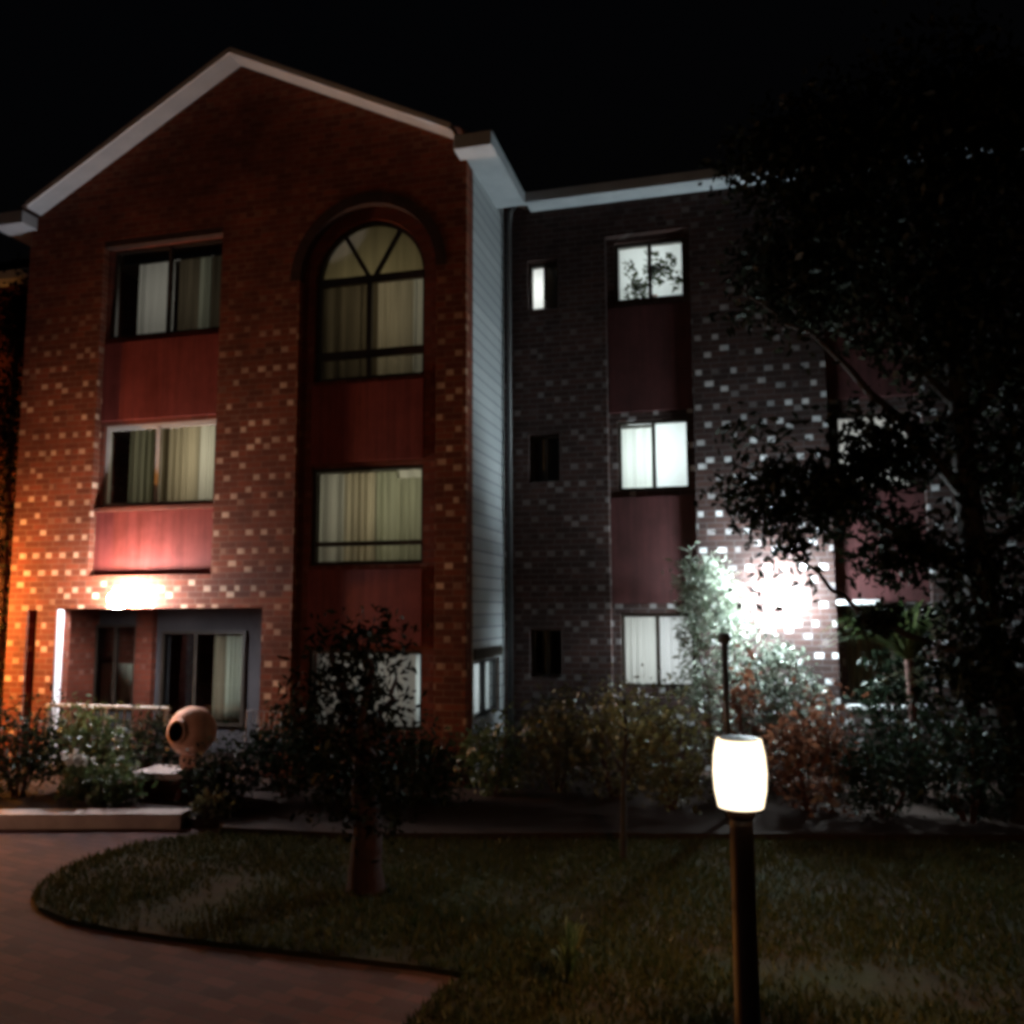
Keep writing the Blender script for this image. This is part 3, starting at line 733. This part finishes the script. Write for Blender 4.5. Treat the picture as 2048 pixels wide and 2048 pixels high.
# small lawn tree with stout trunk
r=empty('lawn_tree',(-2.99,6.72,.03),'small dark bushy tree with a stout reddish trunk standing on the lawn','tree')
m=MB(); m.tube([(-2.99,6.72,0),(-2.99,6.72,.06),(-3.0,6.72,.22),(-2.98,6.72,.5),(-3.03,6.73,.8),(-3.05,6.74,1.1)],[.20,.155,.13,.12,.10,.075],14)
ends=[]
for a,h,rr in ((.3,1.7,.3),(1.6,2.1,.2),(2.7,1.65,.36),(4.0,1.9,.25),(5.2,1.5,.33)):
    e_=(-3.08+math.cos(a)*rr,6.74+math.sin(a)*rr,h); limb(m,(-3.05,6.74,1.05),e_,.06,.015); ends.append(e_)
m.build('trunk',M['bark_red'],r,smooth=True)
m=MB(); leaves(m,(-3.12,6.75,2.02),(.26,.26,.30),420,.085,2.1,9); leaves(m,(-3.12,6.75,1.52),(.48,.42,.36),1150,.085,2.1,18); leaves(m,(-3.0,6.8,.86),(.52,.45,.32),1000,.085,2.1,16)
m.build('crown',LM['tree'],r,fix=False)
r=empty('conifer',(-11.35,11.3,.09),'tall dark conifer added at the far left edge to screen the recessed wall','tree')  # dark tree put in to hide the orange-lit wall behind it
m=MB(); m.tube([(-11.35,11.3,.02),(-11.35,11.3,3),(-11.3,11.3,7.2)],[.12,.09,.02],10); m.build('trunk',M['bark'],r,smooth=True)
m=MB()
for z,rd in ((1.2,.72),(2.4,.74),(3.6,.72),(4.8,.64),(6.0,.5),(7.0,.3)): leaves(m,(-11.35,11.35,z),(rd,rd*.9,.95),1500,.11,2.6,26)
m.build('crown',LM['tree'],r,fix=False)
# slender young tree
r=empty('young_tree',(-1.11,8.05,.03),'slender young tree with thin bare trunk at the back of the lawn','tree')
m=MB(); m.tube([(-1.11,8.05,0),(-1.11,8.05,.05),(-1.10,8.05,.6),(-1.07,8.06,1.1),(-1.08,8.07,1.5)],[.055,.032,.024,.018,.008],8)
limb(m,(-1.1,8.05,.8),(-1.35,8.1,1.35),.014,.004,.02); limb(m,(-1.08,8.06,1.0),(-.85,8.05,1.4),.012,.004,.02)
m.build('trunk',M['bark_dark'],r,smooth=True)
m=MB(); leaves(m,(-1.08,8.07,1.3),(.36,.3,.28),330,.065,2.2,12); m.build('crown',LM['olive'],r,fix=False)
# large tree on the right
r=empty('large_tree',(2.75,10.25,.05),'tall dark tree spreading over the right half of the building','tree')
m=MB()
m.tube([(2.75,10.25,-.02),(2.72,10.25,.25),(2.6,10.25,1.2),(2.45,10.2,2.2),(2.35,10.15,3.2),(2.3,10.1,4.6),(2.2,10.1,6.2)],[.24,.19,.165,.15,.13,.10,.05],12)
tips=[]
for st,en,rr in (((2.5,10.2,1.75),(1.26,10.1,2.10),.06),((1.26,10.1,2.10),(.45,10.1,2.92),.035),((2.4,10.2,2.6),(.6,10.0,3.7),.07),((.6,10.0,3.7),(-.1,10.0,3.9),.03),((2.35,10.15,3.4),(.9,9.9,5.2),.07),((2.3,10.1,4.4),(1.1,10.1,6.6),.06),((2.3,10.1,4.2),(3.7,10.0,5.8),.07),((2.4,10.2,2.8),(3.8,10.1,3.9),.06),((2.2,10.1,5.6),(2.3,10.2,7.6),.05),((.9,9.9,5.2),(.1,10.0,5.9),.03)):
    limb(m,st,en,rr,rr*.4,.05); tips.append(en)
m.build('trunk',M['bark_dark'],r,smooth=True)
m=MB()
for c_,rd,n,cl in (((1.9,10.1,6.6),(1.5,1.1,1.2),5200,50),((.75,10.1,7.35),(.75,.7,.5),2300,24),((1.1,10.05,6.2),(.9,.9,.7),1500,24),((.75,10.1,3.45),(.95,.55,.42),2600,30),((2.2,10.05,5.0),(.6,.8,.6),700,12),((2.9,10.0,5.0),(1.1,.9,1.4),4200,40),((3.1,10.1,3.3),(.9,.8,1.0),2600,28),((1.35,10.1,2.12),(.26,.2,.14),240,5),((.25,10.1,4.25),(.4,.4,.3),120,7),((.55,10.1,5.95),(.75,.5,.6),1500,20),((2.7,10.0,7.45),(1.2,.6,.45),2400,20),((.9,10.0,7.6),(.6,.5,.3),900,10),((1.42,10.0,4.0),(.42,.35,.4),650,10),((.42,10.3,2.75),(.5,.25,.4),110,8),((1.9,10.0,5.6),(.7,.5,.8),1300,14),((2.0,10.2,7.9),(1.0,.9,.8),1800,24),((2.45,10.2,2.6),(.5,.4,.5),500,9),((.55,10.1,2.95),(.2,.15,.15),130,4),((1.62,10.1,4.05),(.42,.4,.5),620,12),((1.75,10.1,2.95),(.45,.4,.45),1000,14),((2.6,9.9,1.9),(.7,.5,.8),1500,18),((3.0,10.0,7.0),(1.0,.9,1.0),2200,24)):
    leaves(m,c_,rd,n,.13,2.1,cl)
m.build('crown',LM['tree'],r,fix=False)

# house plant silhouetted in the bright top window
r=empty('house_plant',(-1.15,yr+.10,6.80),'leafy house plant silhouetted in the bright top window of the right wing','plant')
m=MB()
for x,z,n in ((-1.48,6.95,24),(-1.28,7.0,30),(-1.05,7.2,40),(-.92,7.35,34),(-1.2,7.25,24),(-1.5,7.3,16),(-1.4,7.1,16),(-.82,7.1,18),(-1.15,7.45,14)):
    leaves(m,(x,yr+.095,z),(.12,.008,.17),int(n*1.5),.12,2.4)
m.build('foliage',LM['mid'],r,fix=False)
m=MB(); m.lathe([(0,6.795),(.05,6.795),(.065,6.87),(.0,6.87)],14,Matrix.Translation((-1.15,yr+.095,0))); m.build('pot',M['terracotta'],r)

# ------------------------------------------------------------------ small things by the patio
# brick plinth with pale cap
r=empty('brick_plinth',(-6.62,9.2,.09),'low red brick plinth with a pale stone cap at the end of the low wall','plinth')
m=MB(); m.box(-6.92,-6.32,9.0,9.4,.06,.32); m.build('base',M['brick_plain'],r)
m=MB(); m.box(-6.97,-6.27,8.95,9.45,.322,.40); m.build('cap',M['concrete'],r,bevel=.012)
# tipped terracotta urn
r=empty('terracotta_urn',(-6.35,9.3,.40),'big round pale terracotta urn with a dark mouth resting on the brick plinth','urn')
ax=Vector((-.16,-.98,.10)).normalized(); q=Vector((0,0,1)).rotation_difference(ax).to_matrix().to_4x4()
T4=Matrix.Translation((-6.46,9.38,.82))@q@Matrix.Scale(.86,4)
m=MB(); m.lathe([(0,-.30),(.12,-.29),(.24,-.22),(.33,-.08),(.345,.03),(.30,.16),(.20,.25),(.14,.275),(.165,.31),(.135,.315)],32,T4); m.build('body',M['terracotta'],r,smooth=True)
m=MB(); m.lathe([(.135,.314),(.125,.26),(.18,.22),(.27,.14),(.31,.02),(.2,-.18),(0,-.24)],32,T4); m.build('inside',M['dark_in'],r,smooth=True)
m=MB(); m.box(-6.54,-6.32,9.25,9.42,.40,.56); m.build('foot',M['terracotta'],r,bevel=.03)
# patio railing
r=empty('patio_railing',(-8.0,10.32,.05),'low pale railing across the left part of the patio opening','railing')
m=MB(); m.box(-9.45,-7.45,10.30,10.35,.94,.985); m.build('top_rail',M['alu'],r,bevel=.006)
for x in (-9.40,-8.45,-7.50):
    m=MB(); m.box(x-.025,x+.025,10.302,10.348,.004,.938); m.build('post',M['grey_metal'],r)
m=MB()
for i in range(15): 
    x=-9.30+i*.125
    if min(abs(x-q_) for q_ in (-9.40,-8.45,-7.50))>.05: m.box(x-.008,x+.008,10.318,10.334,.12,.938)
m.box(-9.37,-8.48,10.31,10.34,.09,.118); m.box(-8.42,-7.53,10.31,10.34,.09,.118)
m.build('bars',M['grey_metal'],r)
# garden chair
r=empty('garden_chair',(-6.0,10.0,.09),'dark metal garden chair with pale edged back beside the brick pier','chair')
cx,cy=-6.03,10.02
m=MB(); m.box(cx-.24,cx+.24,cy-.22,cy+.22,.50,.53); m.build('seat',M['black_metal'],r,bevel=.006)
m=MB(); m.tube([(cx-.24,cy+.22,.52),(cx-.25,cy+.26,.97),(cx+.25,cy+.26,.97),(cx+.24,cy+.22,.52)],[.014]*4,8)
for i in range(5): m.tube([(cx-.16+i*.08,cy+.225,.53),(cx-.16+i*.08,cy+.26,.96)],[.006]*2,6)
m.build('backrest',M['grey_metal'],r)
for sx in (-1,1):
    for sy in (-1,1):
        m=MB(); m.tube([(cx+sx*.21,cy+sy*.19,.50),(cx+sx*.23,cy+sy*.22,.085)],[.014,.012],8); m.build('leg',M['grey_metal'],r)
# dark slim post
r=empty('garden_post',(-.22,9.65,.09),'slim dark post with a small cap in front of the bright wall','post')
m=MB(); m.tube([(-.22,9.65,.05),(-.21,9.65,1.9)],[.04,.035],10); m.build('shaft',M['black_metal'],r,smooth=True)
m=MB(); m.lathe([(0,1.9),(.06,1.9),(.075,1.95),(.05,2.0),(0,2.01)],14,Matrix.Translation((-.21,9.65,0))); m.build('cap',M['black_metal'],r)

# ------------------------------------------------------------------ light of the night
wd = bpy.data.worlds.new('World'); S.world = wd; wd.use_nodes = True
nt = wd.node_tree; bg = nt.nodes['Background']; sky = nt.nodes.new('ShaderNodeTexSky')
sky.sky_type='NISHITA'; sky.sun_disc=False; sky.sun_elevation=math.radians(-4.5); sky.sun_rotation=math.radians(190)
nt.links.new(sky.outputs[0], bg.inputs[0]); bg.inputs[1].default_value=.12
sl = bpy.data.lights.new('night_fill','SUN'); sl.energy=.007; sl.angle=math.radians(6); sl.color=(1,.84,.74)  # weak warm fill added from the front, in place of town glow
so = bpy.data.objects.new('night_fill',sl); C.objects.link(so)
so.rotation_euler = Vector((.42,.80,-.42)).to_track_quat('-Z','Y').to_euler()

S.view_settings.view_transform='Standard'; S.view_settings.look='None'; S.view_settings.exposure=0; S.view_settings.gamma=1
S.cycles.use_denoising=True
try: S.cycles.denoiser='OPENIMAGEDENOISE'
except Exception: pass
S.cycles.use_light_tree=True
S.cycles.max_bounces=6; S.cycles.diffuse_bounces=3; S.cycles.glossy_bounces=2; S.cycles.transparent_max_bounces=12; S.cycles.transmission_bounces=4
S.cycles.sample_clamp_indirect=4; S.cycles.caustics_reflective=False; S.cycles.caustics_refractive=False
S.cycles.filter_width=4.0
